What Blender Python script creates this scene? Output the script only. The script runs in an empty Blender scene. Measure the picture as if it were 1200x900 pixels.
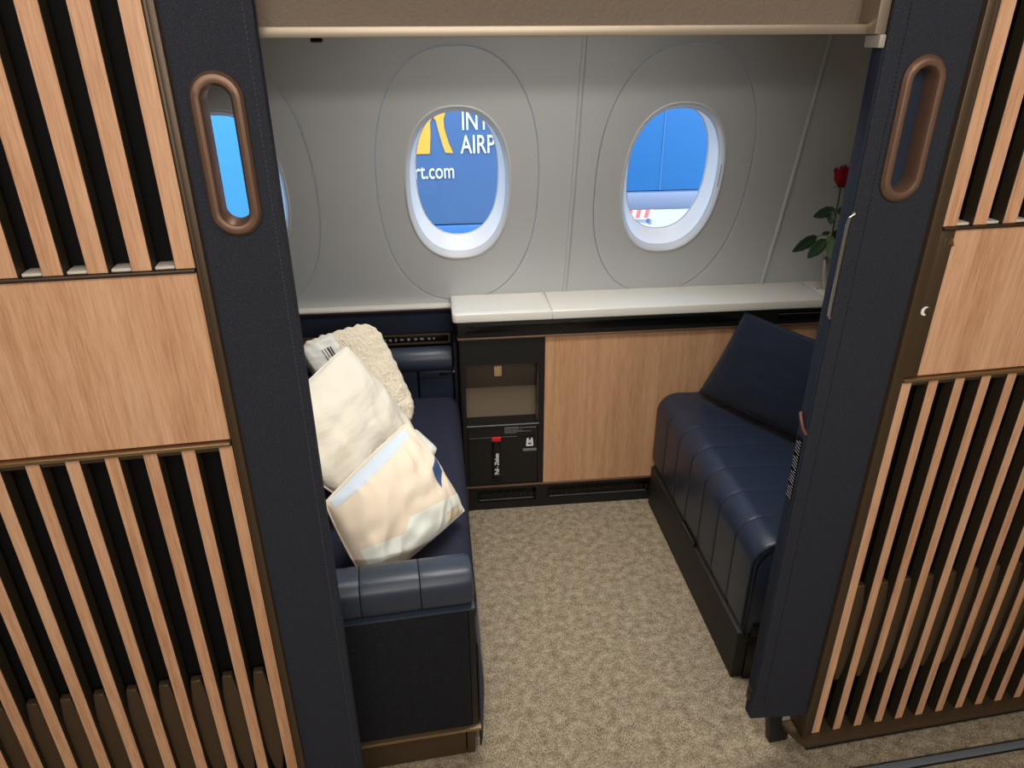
import bpy, bmesh, math, random
from mathutils import Vector, Matrix, noise
from mathutils.geometry import tessellate_polygon
random.seed(7)
S = bpy.context.scene
COL = S.collection
PI = math.pi

# ------------------------------------------------------------------ camera
cam = bpy.data.cameras.new('camera')
cam.sensor_width = 36.0
cam.lens = 844.4 / 1200 * 36
cam.clip_start = 0.02
cam.clip_end = 500
cam_ob = bpy.data.objects.new('camera', cam)
COL.objects.link(cam_ob)
PITCH, ROLL, YAW = math.radians(26.1047), math.radians(-0.32425), math.radians(5.96175)
_f = Vector((0, math.cos(PITCH), -math.sin(PITCH)))
_r = Vector((1, 0, 0))
_u = _r.cross(_f)
_c, _s = math.cos(ROLL), math.sin(ROLL)
_r, _u = _c * _r + _s * _u, -_s * _r + _c * _u
_m = Matrix((_r, _u, -_f)).transposed()
cam_ob.matrix_world = Matrix.Translation((0, 0, 1.6)) @ (Matrix.Rotation(-YAW, 3, 'Z') @ _m).to_4x4()
S.camera = cam_ob

# ------------------------------------------------------------------ world, sun, exposure
S.view_settings.view_transform = 'Standard'
S.view_settings.look = 'None'
S.view_settings.gamma = 1
S.view_settings.use_curve_mapping = False
S.view_settings.exposure = 0.0

W = bpy.data.worlds.new('sky')
S.world = W
W.use_nodes = True
nt = W.node_tree
bg = nt.nodes['Background']
sky = nt.nodes.new('ShaderNodeTexSky')
sky.sky_type = 'NISHITA'
sky.sun_disc = False
sky.sun_elevation = math.radians(42)
sky.sun_rotation = math.radians(170)
nt.links.new(sky.outputs[0], bg.inputs[0])
bg.inputs[1].default_value = 0.98

sun = bpy.data.lights.new('sun', 'SUN')
sun.energy = 4.0
sun.angle = math.radians(0.6)
sun.color = (1, 0.95, 0.88)
sun_ob = bpy.data.objects.new('sun', sun)
COL.objects.link(sun_ob)
sun_ob.rotation_euler = Vector((0.15, 1.0, -0.95)).to_track_quat('-Z', 'Y').to_euler()


def area(name, loc, target, sx, sy, power, color, spread=180):
    l = bpy.data.lights.new(name, 'AREA')
    l.shape = 'RECTANGLE'
    l.size, l.size_y = sx, sy
    l.energy = power
    l.color = color
    l.spread = math.radians(spread)
    o = bpy.data.objects.new(name, l)
    COL.objects.link(o)
    o.location = loc
    o.rotation_euler = (Vector(target) - Vector(loc)).to_track_quat('-Z', 'Y').to_euler()
    return o


# the cabin's own ceiling lamps: aisle strip, far-aisle strip; over the suite an added, unseen fill light
area('aisle_ceiling_lamp', (0.35, 0.05, 2.12), (0.35, 0.75, 0.4), 2.6, 0.25, 15, (1.0, 0.92, 0.82))
area('far_aisle_ceiling_lamp', (0.2, -1.7, 1.98), (0.2, 1.2, 1.0), 2.6, 0.12, 40, (1.0, 0.95, 0.89))
area('suite_fill_light', (0.25, 1.55, 2.12), (0.25, 1.65, 0.0), 0.9, 0.3, 8.5, (1.0, 0.96, 0.90), 105)


# ------------------------------------------------------------------ materials
def lin(c):
    out = []
    for v in c[:3]:
        v = v / 255.0
        out.append(v / 12.92 if v <= 0.04045 else ((v + 0.055) / 1.055) ** 2.4)
    return (out[0], out[1], out[2], 1)


def pbr(name, rgb, rough=0.5, metal=0.0, bump=0.0, scale=60.0, vary=0.0, detail=3.0, spec=0.5, sheen=0.0, stretch=None, speck=None, dist=0.002):
    m = bpy.data.materials.new(name)
    m.use_nodes = True
    t = m.node_tree
    b = t.nodes['Principled BSDF']
    b.inputs['Base Color'].default_value = lin(rgb)
    b.inputs['Roughness'].default_value = rough
    b.inputs['Metallic'].default_value = metal
    b.inputs['Specular IOR Level'].default_value = spec
    if sheen:
        b.inputs['Sheen Weight'].default_value = sheen
    if bump or vary or speck:
        tc = t.nodes.new('ShaderNodeTexCoord')
        mp = t.nodes.new('ShaderNodeMapping')
        t.links.new(tc.outputs['Object'], mp.inputs[0])
        if stretch:
            mp.inputs['Scale'].default_value = stretch
        n = t.nodes.new('ShaderNodeTexNoise')
        n.inputs['Scale'].default_value = scale
        n.inputs['Detail'].default_value = detail
        t.links.new(mp.outputs[0], n.inputs['Vector'])
        if bump:
            bp = t.nodes.new('ShaderNodeBump')
            bp.inputs['Strength'].default_value = bump
            bp.inputs['Distance'].default_value = dist
            t.links.new(n.outputs['Fac'], bp.inputs['Height'])
            t.links.new(bp.outputs[0], b.inputs['Normal'])
        if vary or speck:
            r = t.nodes.new('ShaderNodeValToRGB')
            c = lin(rgb)
            r.color_ramp.elements[0].position = 0.3
            r.color_ramp.elements[1].position = 0.7
            if speck:
                r.color_ramp.elements[0].color = c
                r.color_ramp.elements[0].position = 0.55
                r.color_ramp.elements[1].color = lin(speck)
                r.color_ramp.elements[1].position = 0.8
            else:
                r.color_ramp.elements[0].color = tuple(x * (1 - vary) for x in c[:3]) + (1,)
                r.color_ramp.elements[1].color = tuple(min(1, x * (1 + vary)) for x in c[:3]) + (1,)
            t.links.new(n.outputs['Fac'], r.inputs[0])
            t.links.new(r.outputs[0], b.inputs['Base Color'])
    return m


def wood(name, c0, c1, c2, rough=0.45, axis='Z'):
    """oak veneer: fine pores and broad cathedral figure, stretched along the grain"""
    m = bpy.data.materials.new(name)
    m.use_nodes = True
    t = m.node_tree
    b = t.nodes['Principled BSDF']
    b.inputs['Roughness'].default_value = rough
    b.inputs['Specular IOR Level'].default_value = 0.35
    tc = t.nodes.new('ShaderNodeTexCoord')
    oi = t.nodes.new('ShaderNodeObjectInfo')
    add = t.nodes.new('ShaderNodeVectorMath')
    add.operation = 'MULTIPLY_ADD'
    mul = t.nodes.new('ShaderNodeMath')
    mul.operation = 'MULTIPLY'
    mul.inputs[1].default_value = 7.0
    t.links.new(oi.outputs['Random'], mul.inputs[0])
    t.links.new(tc.outputs['Object'], add.inputs[0])
    add.inputs[1].default_value = (1, 1, 1)
    t.links.new(mul.outputs[0], add.inputs[2])
    mp = t.nodes.new('ShaderNodeMapping')
    mp.inputs['Scale'].default_value = (1, 1, 0.045) if axis == 'Z' else (0.045, 1, 1)
    mp.inputs['Rotation'].default_value = (0, 0.05, 0)
    t.links.new(add.outputs[0], mp.inputs[0])
    fine = t.nodes.new('ShaderNodeTexNoise')
    fine.inputs['Scale'].default_value = 320
    fine.inputs['Detail'].default_value = 4
    fine.inputs['Roughness'].default_value = 0.65
    broad = t.nodes.new('ShaderNodeTexNoise')
    broad.inputs['Scale'].default_value = 34
    broad.inputs['Detail'].default_value = 3
    broad.inputs['Distortion'].default_value = 0.6
    t.links.new(mp.outputs[0], fine.inputs['Vector'])
    t.links.new(mp.outputs[0], broad.inputs['Vector'])
    mix = t.nodes.new('ShaderNodeMix')
    mix.inputs[0].default_value = 0.45
    t.links.new(fine.outputs['Fac'], mix.inputs[2])
    t.links.new(broad.outputs['Fac'], mix.inputs[3])
    r = t.nodes.new('ShaderNodeValToRGB')
    e = r.color_ramp.elements
    e[0].position, e[0].color = 0.34, lin(c0)
    e[1].position, e[1].color = 0.64, lin(c2)
    k = e.new(0.48)
    k.color = lin(c1)
    t.links.new(mix.outputs[0], r.inputs[0])
    t.links.new(r.outputs[0], b.inputs['Base Color'])
    bp = t.nodes.new('ShaderNodeBump')
    bp.inputs['Strength'].default_value = 0.12
    bp.inputs['Distance'].default_value = 0.001
    t.links.new(fine.outputs['Fac'], bp.inputs['Height'])
    t.links.new(bp.outputs[0], b.inputs['Normal'])
    return m


def carpet_mat():
    m = pbr('carpet', (150, 134, 108), 0.95, spec=0.1)
    t = m.node_tree
    b = t.nodes['Principled BSDF']
    tc = t.nodes.new('ShaderNodeTexCoord')
    n1 = t.nodes.new('ShaderNodeTexNoise')
    n1.inputs['Scale'].default_value = 330
    n1.inputs['Detail'].default_value = 2
    mp = t.nodes.new('ShaderNodeMapping')
    mp.inputs['Scale'].default_value = (1.0, 0.55, 1)
    mp.inputs['Rotation'].default_value = (0, 0, 0.6)
    t.links.new(tc.outputs['Object'], mp.inputs[0])
    t.links.new(mp.outputs[0], n1.inputs['Vector'])
    n2 = t.nodes.new('ShaderNodeTexNoise')
    n2.inputs['Scale'].default_value = 42
    n2.inputs['Detail'].default_value = 4
    t.links.new(tc.outputs['Object'], n2.inputs['Vector'])
    mix = t.nodes.new('ShaderNodeMix')
    mix.inputs[0].default_value = 0.35
    t.links.new(n1.outputs['Fac'], mix.inputs[2])
    t.links.new(n2.outputs['Fac'], mix.inputs[3])
    r = t.nodes.new('ShaderNodeValToRGB')
    e = r.color_ramp.elements
    e[0].position, e[0].color = 0.36, lin((104, 91, 74))
    e[1].position, e[1].color = 0.64, lin((192, 178, 152))
    k = e.new(0.5)
    k.color = lin((151, 138, 117))
    t.links.new(mix.outputs[0], r.inputs[0])
    t.links.new(r.outputs[0], b.inputs['Base Color'])
    bp = t.nodes.new('ShaderNodeBump')
    bp.inputs['Strength'].default_value = 0.7
    bp.inputs['Distance'].default_value = 0.004
    t.links.new(mix.outputs[0], bp.inputs['Height'])
    t.links.new(bp.outputs[0], b.inputs['Normal'])
    return m


def pane_mat():
    m = bpy.data.materials.new('window_pane')
    m.use_nodes = True
    t = m.node_tree
    t.nodes.remove(t.nodes['Principled BSDF'])
    tr = t.nodes.new('ShaderNodeBsdfTransparent')
    tr.inputs[0].default_value = (0.95, 0.97, 1.0, 1)
    gl = t.nodes.new('ShaderNodeBsdfGlossy')
    gl.inputs['Roughness'].default_value = 0.02
    fr = t.nodes.new('ShaderNodeFresnel')
    fr.inputs[0].default_value = 1.35
    mx = t.nodes.new('ShaderNodeMixShader')
    t.links.new(fr.outputs[0], mx.inputs[0])
    t.links.new(tr.outputs[0], mx.inputs[1])
    t.links.new(gl.outputs[0], mx.inputs[2])
    t.links.new(mx.outputs[0], t.nodes['Material Output'].inputs[0])
    return m


M = dict(
    oak=wood('oak_veneer', (178, 128, 94), (204, 156, 120), (219, 176, 140)),
    oak_in=wood('oak_veneer_console', (176, 130, 94), (198, 152, 114), (211, 168, 130)),
    bronze=pbr('satin_bronze', (122, 94, 77), 0.42, 0.5),
    dkbronze=pbr('dark_bronze_paint', (80, 64, 46), 0.42, 0.35, bump=0.05, scale=400),
    trimgold=pbr('champagne_trim', (168, 142, 108), 0.32, 0.85),
    edge=pbr('dark_trim_edge', (58, 42, 28), 0.4, 0.3),
    black=pbr('black_plastic', (17, 17, 18), 0.5, bump=0.1, scale=500),
    blackgloss=pbr('black_gloss', (10, 10, 11), 0.25),
    slotback=pbr('slot_back', (9, 8, 8), 0.8, spec=0.2),
    flank=pbr('slat_flank', (54, 45, 32), 0.5),
    textile=pbr('navy_textile', (42, 44, 52), 0.85, bump=0.6, scale=520, speck=(80, 82, 92), spec=0.2),
    textile_side=pbr('navy_textile_side', (40, 46, 60), 0.9, bump=0.4, scale=420, spec=0.2),
    felt=pbr('charcoal_textile', (26, 27, 32), 0.9, bump=0.4, scale=420, speck=(54, 56, 62), spec=0.2),
    leather=pbr('navy_leather', (35, 45, 63), 0.38, bump=0.25, scale=330, spec=0.5),
    leather_roll=pbr('slate_leather', (48, 56, 70), 0.38, bump=0.15, scale=330, spec=0.5),
    stitch=pbr('stitch_thread', (20, 26, 40), 0.7),
    stitchlight=pbr('stitch_thread_light', (66, 68, 76), 0.8),
    fabric=pbr('navy_seat_fabric', (44, 46, 61), 0.9, bump=0.3, scale=520, vary=0.18, spec=0.15),
    pillownavy=pbr('navy_pillow_cloth', (27, 33, 47), 0.9, bump=0.25, scale=520, spec=0.15, sheen=0.1),
    pillow=pbr('cream_cotton', (242, 235, 218), 0.85, bump=0.6, scale=22, detail=2.0, stretch=(1.0, 1.0, 3.0), dist=0.006, spec=0.2),
    pillow2=pbr('ivory_cotton', (238, 222, 200), 0.85, bump=0.15, scale=90, spec=0.2),
    printwhite=pbr('mint_white_print', (246, 250, 240), 0.8, spec=0.2),
    printbeige=pbr('beige_print', (232, 214, 186), 0.8, spec=0.2),
    printblue=pbr('blue_print', (66, 92, 140), 0.8, spec=0.2),
    piping=pbr('pale_blue_piping', (214, 226, 236), 0.8, spec=0.2),
    sherpa=pbr('sherpa_fleece', (232, 222, 202), 0.95, bump=1.0, scale=210, spec=0.1, vary=0.06),
    tag=pbr('white_satin_tag', (236, 236, 228), 0.6),
    ink=pbr('dark_ink', (50, 50, 52), 0.7),
    wall=pbr('sidewall_plastic', (188, 190, 191), 0.5, bump=0.03, scale=300, spec=0.3),
    walllip=pbr('sidewall_lip', (214, 212, 204), 0.5),
    reveal=pbr('window_reveal_plastic', (244, 245, 245), 0.4),
    bezel=pbr('window_bezel_plastic', (204, 206, 206), 0.4),
    pane=pane_mat(),
    counter=pbr('white_solid_surface', (232, 230, 222), 0.12, spec=0.7),
    carpet=carpet_mat(),
    headleather=pbr('taupe_leather', (108, 94, 80), 0.6, bump=0.8, scale=190, spec=0.3),
    headsilver=pbr('champagne_metal_light', (166, 152, 134), 0.42, 0.7),
    quilt=pbr('taupe_quilt', (120, 104, 86), 0.8, bump=0.3, scale=120),
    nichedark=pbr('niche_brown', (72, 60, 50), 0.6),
    tan=pbr('tan_latch', (206, 170, 124), 0.5),
    red=pbr('red_tab', (206, 34, 40), 0.5),
    white=pbr('white_print', (236, 236, 236), 0.6),
    grey=pbr('grey_print', (120, 122, 124), 0.6),
    rail=pbr('grey_rail', (116, 124, 134), 0.5, 0.2),
    silver=pbr('brushed_silver', (190, 184, 176), 0.3, 0.9),
    slotlight=pbr('pale_ledge', (206, 198, 184), 0.6),
    rose=pbr('red_rose_petal', (140, 8, 30), 0.65, bump=0.1, scale=60, spec=0.2),
    leaf=pbr('rose_leaf', (44, 72, 42), 0.5, bump=0.2, scale=120, vary=0.25),
    leafpale=pbr('rose_leaf_underside', (112, 136, 100), 0.6, bump=0.2, scale=120),
    stem=pbr('rose_stem', (66, 92, 52), 0.5),
    cabin=pbr('cabin_lining', (176, 168, 156), 0.7),
    blue_dull=pbr('dull_blue_cladding', (46, 80, 120), 0.6),  # duller blue than the other bridge sections
    blue=pbr('blue_cladding', (6, 80, 134), 0.6),
    blue_sky=pbr('light_blue_cladding', (38, 112, 162), 0.6),
    yellow=pbr('yellow_paint', (182, 132, 38), 0.6),
    outwhite=pbr('white_paint', (178, 192, 196), 0.6),
    outgrey=pbr('grey_steel', (82, 98, 122), 0.6),
    apron=pbr('apron_concrete', (150, 156, 158), 0.9, vary=0.06, scale=0.6),
    barred=pbr('barrier_red', (226, 70, 70), 0.6),
)


# ------------------------------------------------------------------ helpers
class MB:
    def __init__(self):
        self.bm = bmesh.new()

    def box(self, x0, x1, y0, y1, z0, z1, bevel=0.0, seg=2, rot=None):
        b = bmesh.new()
        bmesh.ops.create_cube(b, size=1)
        for v in b.verts:
            v.co = Vector(((x0 + x1) / 2 + v.co.x * (x1 - x0), (y0 + y1) / 2 + v.co.y * (y1 - y0), (z0 + z1) / 2 + v.co.z * (z1 - z0)))
        if bevel:
            bmesh.ops.bevel(b, geom=list(b.edges), offset=bevel, segments=seg, affect='EDGES', profile=0.5)
        if rot:
            bmesh.ops.transform(b, matrix=rot, verts=b.verts)
        self.join(b)
        return self

    def join(self, b):
        me = bpy.data.meshes.new('tmp')
        b.to_mesh(me)
        b.free()
        self.bm.from_mesh(me)
        bpy.data.meshes.remove(me)

    def prism(self, pts, a0, a1, axis='y', bevel=0.0, seg=2):
        """polygon extruded: axis y -> pts are (x,z); axis x -> (y,z); axis z -> (x,y)"""
        b = bmesh.new()

        def at(p, a):
            return {'y': (p[0], a, p[1]), 'x': (a, p[0], p[1]), 'z': (p[0], p[1], a)}[axis]
        v0 = [b.verts.new(at(p, a0)) for p in pts]
        v1 = [b.verts.new(at(p, a1)) for p in pts]
        n = len(pts)
        caps = [b.faces.new(v0), b.faces.new(v1)]
        for i in range(n):
            b.faces.new((v0[i], v0[(i + 1) % n], v1[(i + 1) % n], v1[i]))
        bmesh.ops.recalc_face_normals(b, faces=b.faces)
        if bevel:
            ed = set(caps[0].edges) | set(caps[1].edges)
            bmesh.ops.bevel(b, geom=list(ed), offset=bevel, segments=seg, affect='EDGES', profile=0.5)
        self.join(b)
        return self

    def plate(self, outer, holes, a0, a1, fn):
        """flat plate with holes; fn(p, a) maps the 2D point and depth to 3D"""
        polys = [[Vector((p[0], p[1], 0)) for p in q] for q in [outer] + holes]
        flat = [p for q in polys for p in q]
        tris = tessellate_polygon(polys)
        b = bmesh.new()
        v0 = [b.verts.new(fn(p, a0)) for p in flat]
        v1 = [b.verts.new(fn(p, a1)) for p in flat]
        for t in tris:
            for vv in (v0, v1):
                try:
                    b.faces.new([vv[i] for i in t])
                except ValueError:
                    pass
        k = 0
        for q in polys:
            n = len(q)
            for i in range(n):
                j = (i + 1) % n
                b.faces.new((v0[k + i], v0[k + j], v1[k + j], v1[k + i]))
            k += n
        bmesh.ops.recalc_face_normals(b, faces=b.faces)
        self.join(b)
        return self

    def tube(self, pts, r, n=10, closed=False, flat=None):
        """sweep a circle (radius r or list) along pts"""
        b = bmesh.new()
        pts = [Vector(p) for p in pts]
        N = len(pts)
        rr = r if isinstance(r, (list, tuple)) else [r] * N
        rings = []
        up = Vector((0, 0, 1))
        for i, p in enumerate(pts):
            if closed:
                d = pts[(i + 1) % N] - pts[i - 1]
            else:
                d = pts[min(i + 1, N - 1)] - pts[max(i - 1, 0)]
            d.normalize()
            ref = flat if flat else (up if abs(d.z) < 0.9 else Vector((0, 1, 0)))
            s = d.cross(ref).normalized()
            q = s.cross(d).normalized()
            rings.append([b.verts.new(p + (s * math.cos(2 * PI * k / n) + q * math.sin(2 * PI * k / n)) * rr[i]) for k in range(n)])
        for i in range(N if closed else N - 1):
            A, B = rings[i], rings[(i + 1) % N]
            for k in range(n):
                b.faces.new((A[k], A[(k + 1) % n], B[(k + 1) % n], B[k]))
        if not closed:
            b.faces.new(rings[0])
            b.faces.new(rings[-1])
        bmesh.ops.recalc_face_normals(b, faces=b.faces)
        self.join(b)
        return self

    def lathe(self, prof, cx, cy, n=32):
        b = bmesh.new()
        rings = [[b.verts.new((cx + r * math.cos(2 * PI * k / n), cy + r * math.sin(2 * PI * k / n), z)) for k in range(n)] for r, z in prof]
        for A, B in zip(rings, rings[1:]):
            for k in range(n):
                b.faces.new((A[k], A[(k + 1) % n], B[(k + 1) % n], B[k]))
        b.faces.new(rings[0])
        b.faces.new(rings[-1])
        bmesh.ops.recalc_face_normals(b, faces=b.faces)
        self.join(b)
        return self

    def loft(self, rings, closed_ring=True, cap=False):
        b = bmesh.new()
        R = [[b.verts.new(p) for p in ring] for ring in rings]
        n = len(R[0])
        for A, B in zip(R, R[1:]):
            for k in range(n if closed_ring else n - 1):
                b.faces.new((A[k], A[(k + 1) % n], B[(k + 1) % n], B[k]))
        if cap:
            b.faces.new(R[0])
            b.faces.new(R[-1])
        bmesh.ops.recalc_face_normals(b, faces=b.faces)
        self.join(b)
        return self

    def out(self, name, mat, parent=None, smooth=True, angle=35):
        me = bpy.data.meshes.new(name)
        self.bm.to_mesh(me)
        self.bm.free()
        if smooth:
            me.polygons.foreach_set('use_smooth', [True] * len(me.polygons))
            me.set_sharp_from_angle(angle=math.radians(angle))
        me.materials.append(mat)
        o = bpy.data.objects.new(name, me)
        COL.objects.link(o)
        if parent:
            o.parent = parent
        return o


def box(name, mat, parent, x0, x1, y0, y1, z0, z1, bevel=0.0, seg=2):
    return MB().box(x0, x1, y0, y1, z0, z1, bevel, seg).out(name, mat, parent)


def tag(o, label=None, cat=None, group=None, kind=None):
    if label:
        o['label'] = label
    if cat:
        o['category'] = cat
    if group:
        o['group'] = group
    if kind:
        o['kind'] = kind
    return o


def root(name, loc=(0, 0, 0), rz=0.0, **kw):
    o = bpy.data.objects.new(name, None)
    o.empty_display_size = 0.05
    COL.objects.link(o)
    o.location = loc
    o.rotation_euler = (0, 0, rz)
    return tag(o, **kw)


def copy(o, parent, loc):
    c = o.copy()
    c.parent = parent
    c.location = loc
    COL.objects.link(c)
    return c


def text(name, body, size, mat, parent, loc, rot=(PI / 2, 0, 0), depth=0.0004, align='LEFT', offset=0.0, sx=1.0):
    cu = bpy.data.curves.new(name, 'FONT')
    cu.body = body
    cu.size = size
    cu.extrude = depth
    cu.align_x = align
    cu.offset = offset
    t = bpy.data.objects.new(name, cu)
    COL.objects.link(t)
    dg = bpy.context.evaluated_depsgraph_get()
    me = bpy.data.meshes.new_from_object(t.evaluated_get(dg))
    bpy.data.objects.remove(t)
    me.name = name
    me.materials.clear()
    me.materials.append(mat)
    o = bpy.data.objects.new(name, me)
    COL.objects.link(o)
    o.parent = parent
    o.location = loc
    o.rotation_euler = rot
    o.scale = (sx, 1, 1)
    return o


def superellipse(cx, cz, a, b, n=96, e=2.35):
    out = []
    for k in range(n):
        t = 2 * PI * k / n
        c, s = math.cos(t), math.sin(t)
        out.append((cx + a * math.copysign(abs(c) ** (2 / e), c), cz + b * math.copysign(abs(s) ** (2 / e), s)))
    return out


def stadium(cx, cz, w, h, n=16):
    """outline of half width w and half height h"""
    p = []
    for k in range(n + 1):
        t = PI * k / n
        p.append((cx + w * math.cos(t), cz + (h - w) + w * math.sin(t)))
    for k in range(n + 1):
        t = PI + PI * k / n
        p.append((cx + w * math.cos(t), cz - (h - w) + w * math.sin(t)))
    return p


def rrect(x0, x1, y0, y1, r, n=6):
    p = []
    for cx, cy, a in ((x1 - r, y1 - r, 0), (x0 + r, y1 - r, PI / 2), (x0 + r, y0 + r, PI), (x1 - r, y0 + r, 1.5 * PI)):
        for k in range(n + 1):
            t = a + PI / 2 * k / n
            p.append((cx + r * math.cos(t), cy + r * math.sin(t)))
    return p


# ------------------------------------------------------------------ room shell
ZS = [0.5, 0.8, 0.97, 1.155, 1.33, 1.47, 1.585, 1.95]
YS = [2.425, 2.35, 2.302, 2.255, 2.214, 2.183, 2.156, 2.06]


def wy(z):
    for i in range(len(ZS) - 1):
        if z <= ZS[i + 1] or i == len(ZS) - 2:
            k = (z - ZS[i]) / (ZS[i + 1] - ZS[i])
            return YS[i] + k * (YS[i + 1] - YS[i])


fl = MB().box(-3, 3, -2.4, 2.45, -0.05, 0.0).out('floor', M['carpet'])
tag(fl, 'beige flecked loop-pile carpet over the suite and aisle', None, None, 'structure')
o = MB().box(-3, 3, -2.4, 2.3, 2.16, 2.2).out('ceiling', M['cabin'])
tag(o, 'pale cabin ceiling above the aisle', kind='structure')
for nm, b in (('wall_front', (-3, 3, -2.45, -2.4)), ('wall_left', (-3.05, -3, -2.45, 2.45)), ('wall_right', (3, 3.05, -2.45, 2.45))):
    o = MB().box(b[0], b[1], b[2], b[3], 0, 2.2).out(nm, M['cabin'])
    tag(o, 'pale cabin lining ' + {'wall_front': 'across the aisle', 'wall_left': 'at the left end', 'wall_right': 'at the right end'}[nm], kind='structure')

# sidewall with three oval openings, made of separate panels
wb = root('wall_back', (0, 2.35, 0), kind='structure', label='light grey curved sidewall with three oval window panels')


def wl(x, z, off=0.0):                      # point on the sidewall in wall_back's space
    return (x, wy(z) - 2.35 + off, z)


WIN = [(-0.600, 1.170), (0.0735, 1.170), (0.746, 1.170)]
RA, RB = 0.160, 0.238                       # rim half size
PA, PB = 0.246, 0.396                       # oval insert half size
GA, GB, GZ = 0.129, 0.200, 0.026            # pane half size, shifted up
NW = 112
ZB, ZT = 0.752, 1.95


def oval_grid(cx, cz, rings):
    """rings of (a, b, off)"""
    out = []
    for a, b, off, dz in rings:
        out.append([Vector(wl(x, z, off)) for x, z in superellipse(cx, cz + dz, a, b, NW)])
    return out


def wall_cell(x0, x1, cx, cz, left_gap, right_gap):
    """wall panel around one oval: loft from the oval to the rectangle"""
    inner = superellipse(cx, cz, PA + 0.002, PB + 0.002, NW)
    a0, a1 = x0 + left_gap, x1 - right_gap
    rect = []
    for k in range(NW):
        t = 2 * PI * k / NW
        c, s = math.cos(t), math.sin(t)
        # project direction to rectangle
        kx = ((a1 - cx) if c > 0 else (cx - a0)) / max(abs(c), 1e-6)
        kz = ((ZT - cz) if s > 0 else (cz - ZB)) / max(abs(s), 1e-6)
        q = min(kx, kz)
        rect.append([cx + c * q, cz + s * q])
    for X, Z in ((a0, ZB), (a1, ZB), (a0, ZT), (a1, ZT)):
        i = min(range(NW), key=lambda k: (rect[k][0] - X) ** 2 + (rect[k][1] - Z) ** 2)
        rect[i] = [X, Z]
    rings = [[Vector(wl(x, z, 0.006)) for x, z in inner], [Vector(wl(x, z, 0.0006)) for x, z in inner]]
    i2 = superellipse(cx, cz, PA + 0.0045, PB + 0.0045, NW)
    rings.append([Vector(wl(x, z, 0)) for x, z in i2])
    for j in range(1, 13):
        k = j / 12
        rings.append([Vector(wl(a[0] + (b[0] - a[0]) * k, a[1] + (b[1] - a[1]) * k)) for a, b in zip(i2, rect)])
    rings.append([Vector(wl(x, z, 0.012)) for x, z in rect])
    return rings


SEAM = [-1.15, -0.264, 0.431, 1.1405]
for i, (cx, cz) in enumerate(WIN):
    MB().loft(wall_cell(SEAM[i], SEAM[i + 1], cx, cz, 0.0 if i == 1 else 0.0075, 0.0 if i == 0 else 0.0075)).out('wall_panel', M['wall'], wb, angle=50)
for x0, x1 in ((1.148, 2.2), (-3, -1.154)):
    zz = [ZB + (ZT - ZB) * k / 16 for k in range(17)]
    MB().loft([[Vector(wl(x0, z, 0.012)) for z in zz], [Vector(wl(x0, z)) for z in zz], [Vector(wl(x1, z)) for z in zz]], closed_ring=False).out('wall_panel', M['wall'], wb, angle=50)
# seam gaskets: a rounded bead standing in the gap between panels
for x in (0.431, 1.1405):
    MB().tube([wl(x, ZB + (ZT - ZB) * k / 20, 0.002) for k in range(21)], 0.0078, 10).out('seam_bead', M['wall'], wb)
# upper closing panel to the ceiling, lower lining, side returns
MB().box(-3, 3, 2.02 - 2.35, 2.10 - 2.35, 1.93, 2.18).out('upper_lining', M['cabin'], wb)
MB().box(-3, 3, 0.03, 0.09, 0, 0.752).out('lower_lining', M['black'], wb)
MB().box(2.2, 3, -0.2, -0.1, 0, 2.1).out('side_lining', M['cabin'], wb)
MB().box(-1.2, 0.04, -0.022, 0.03, 0.752, 0.762, 0.003).out('wall_lip', M['walllip'], wb)

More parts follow.
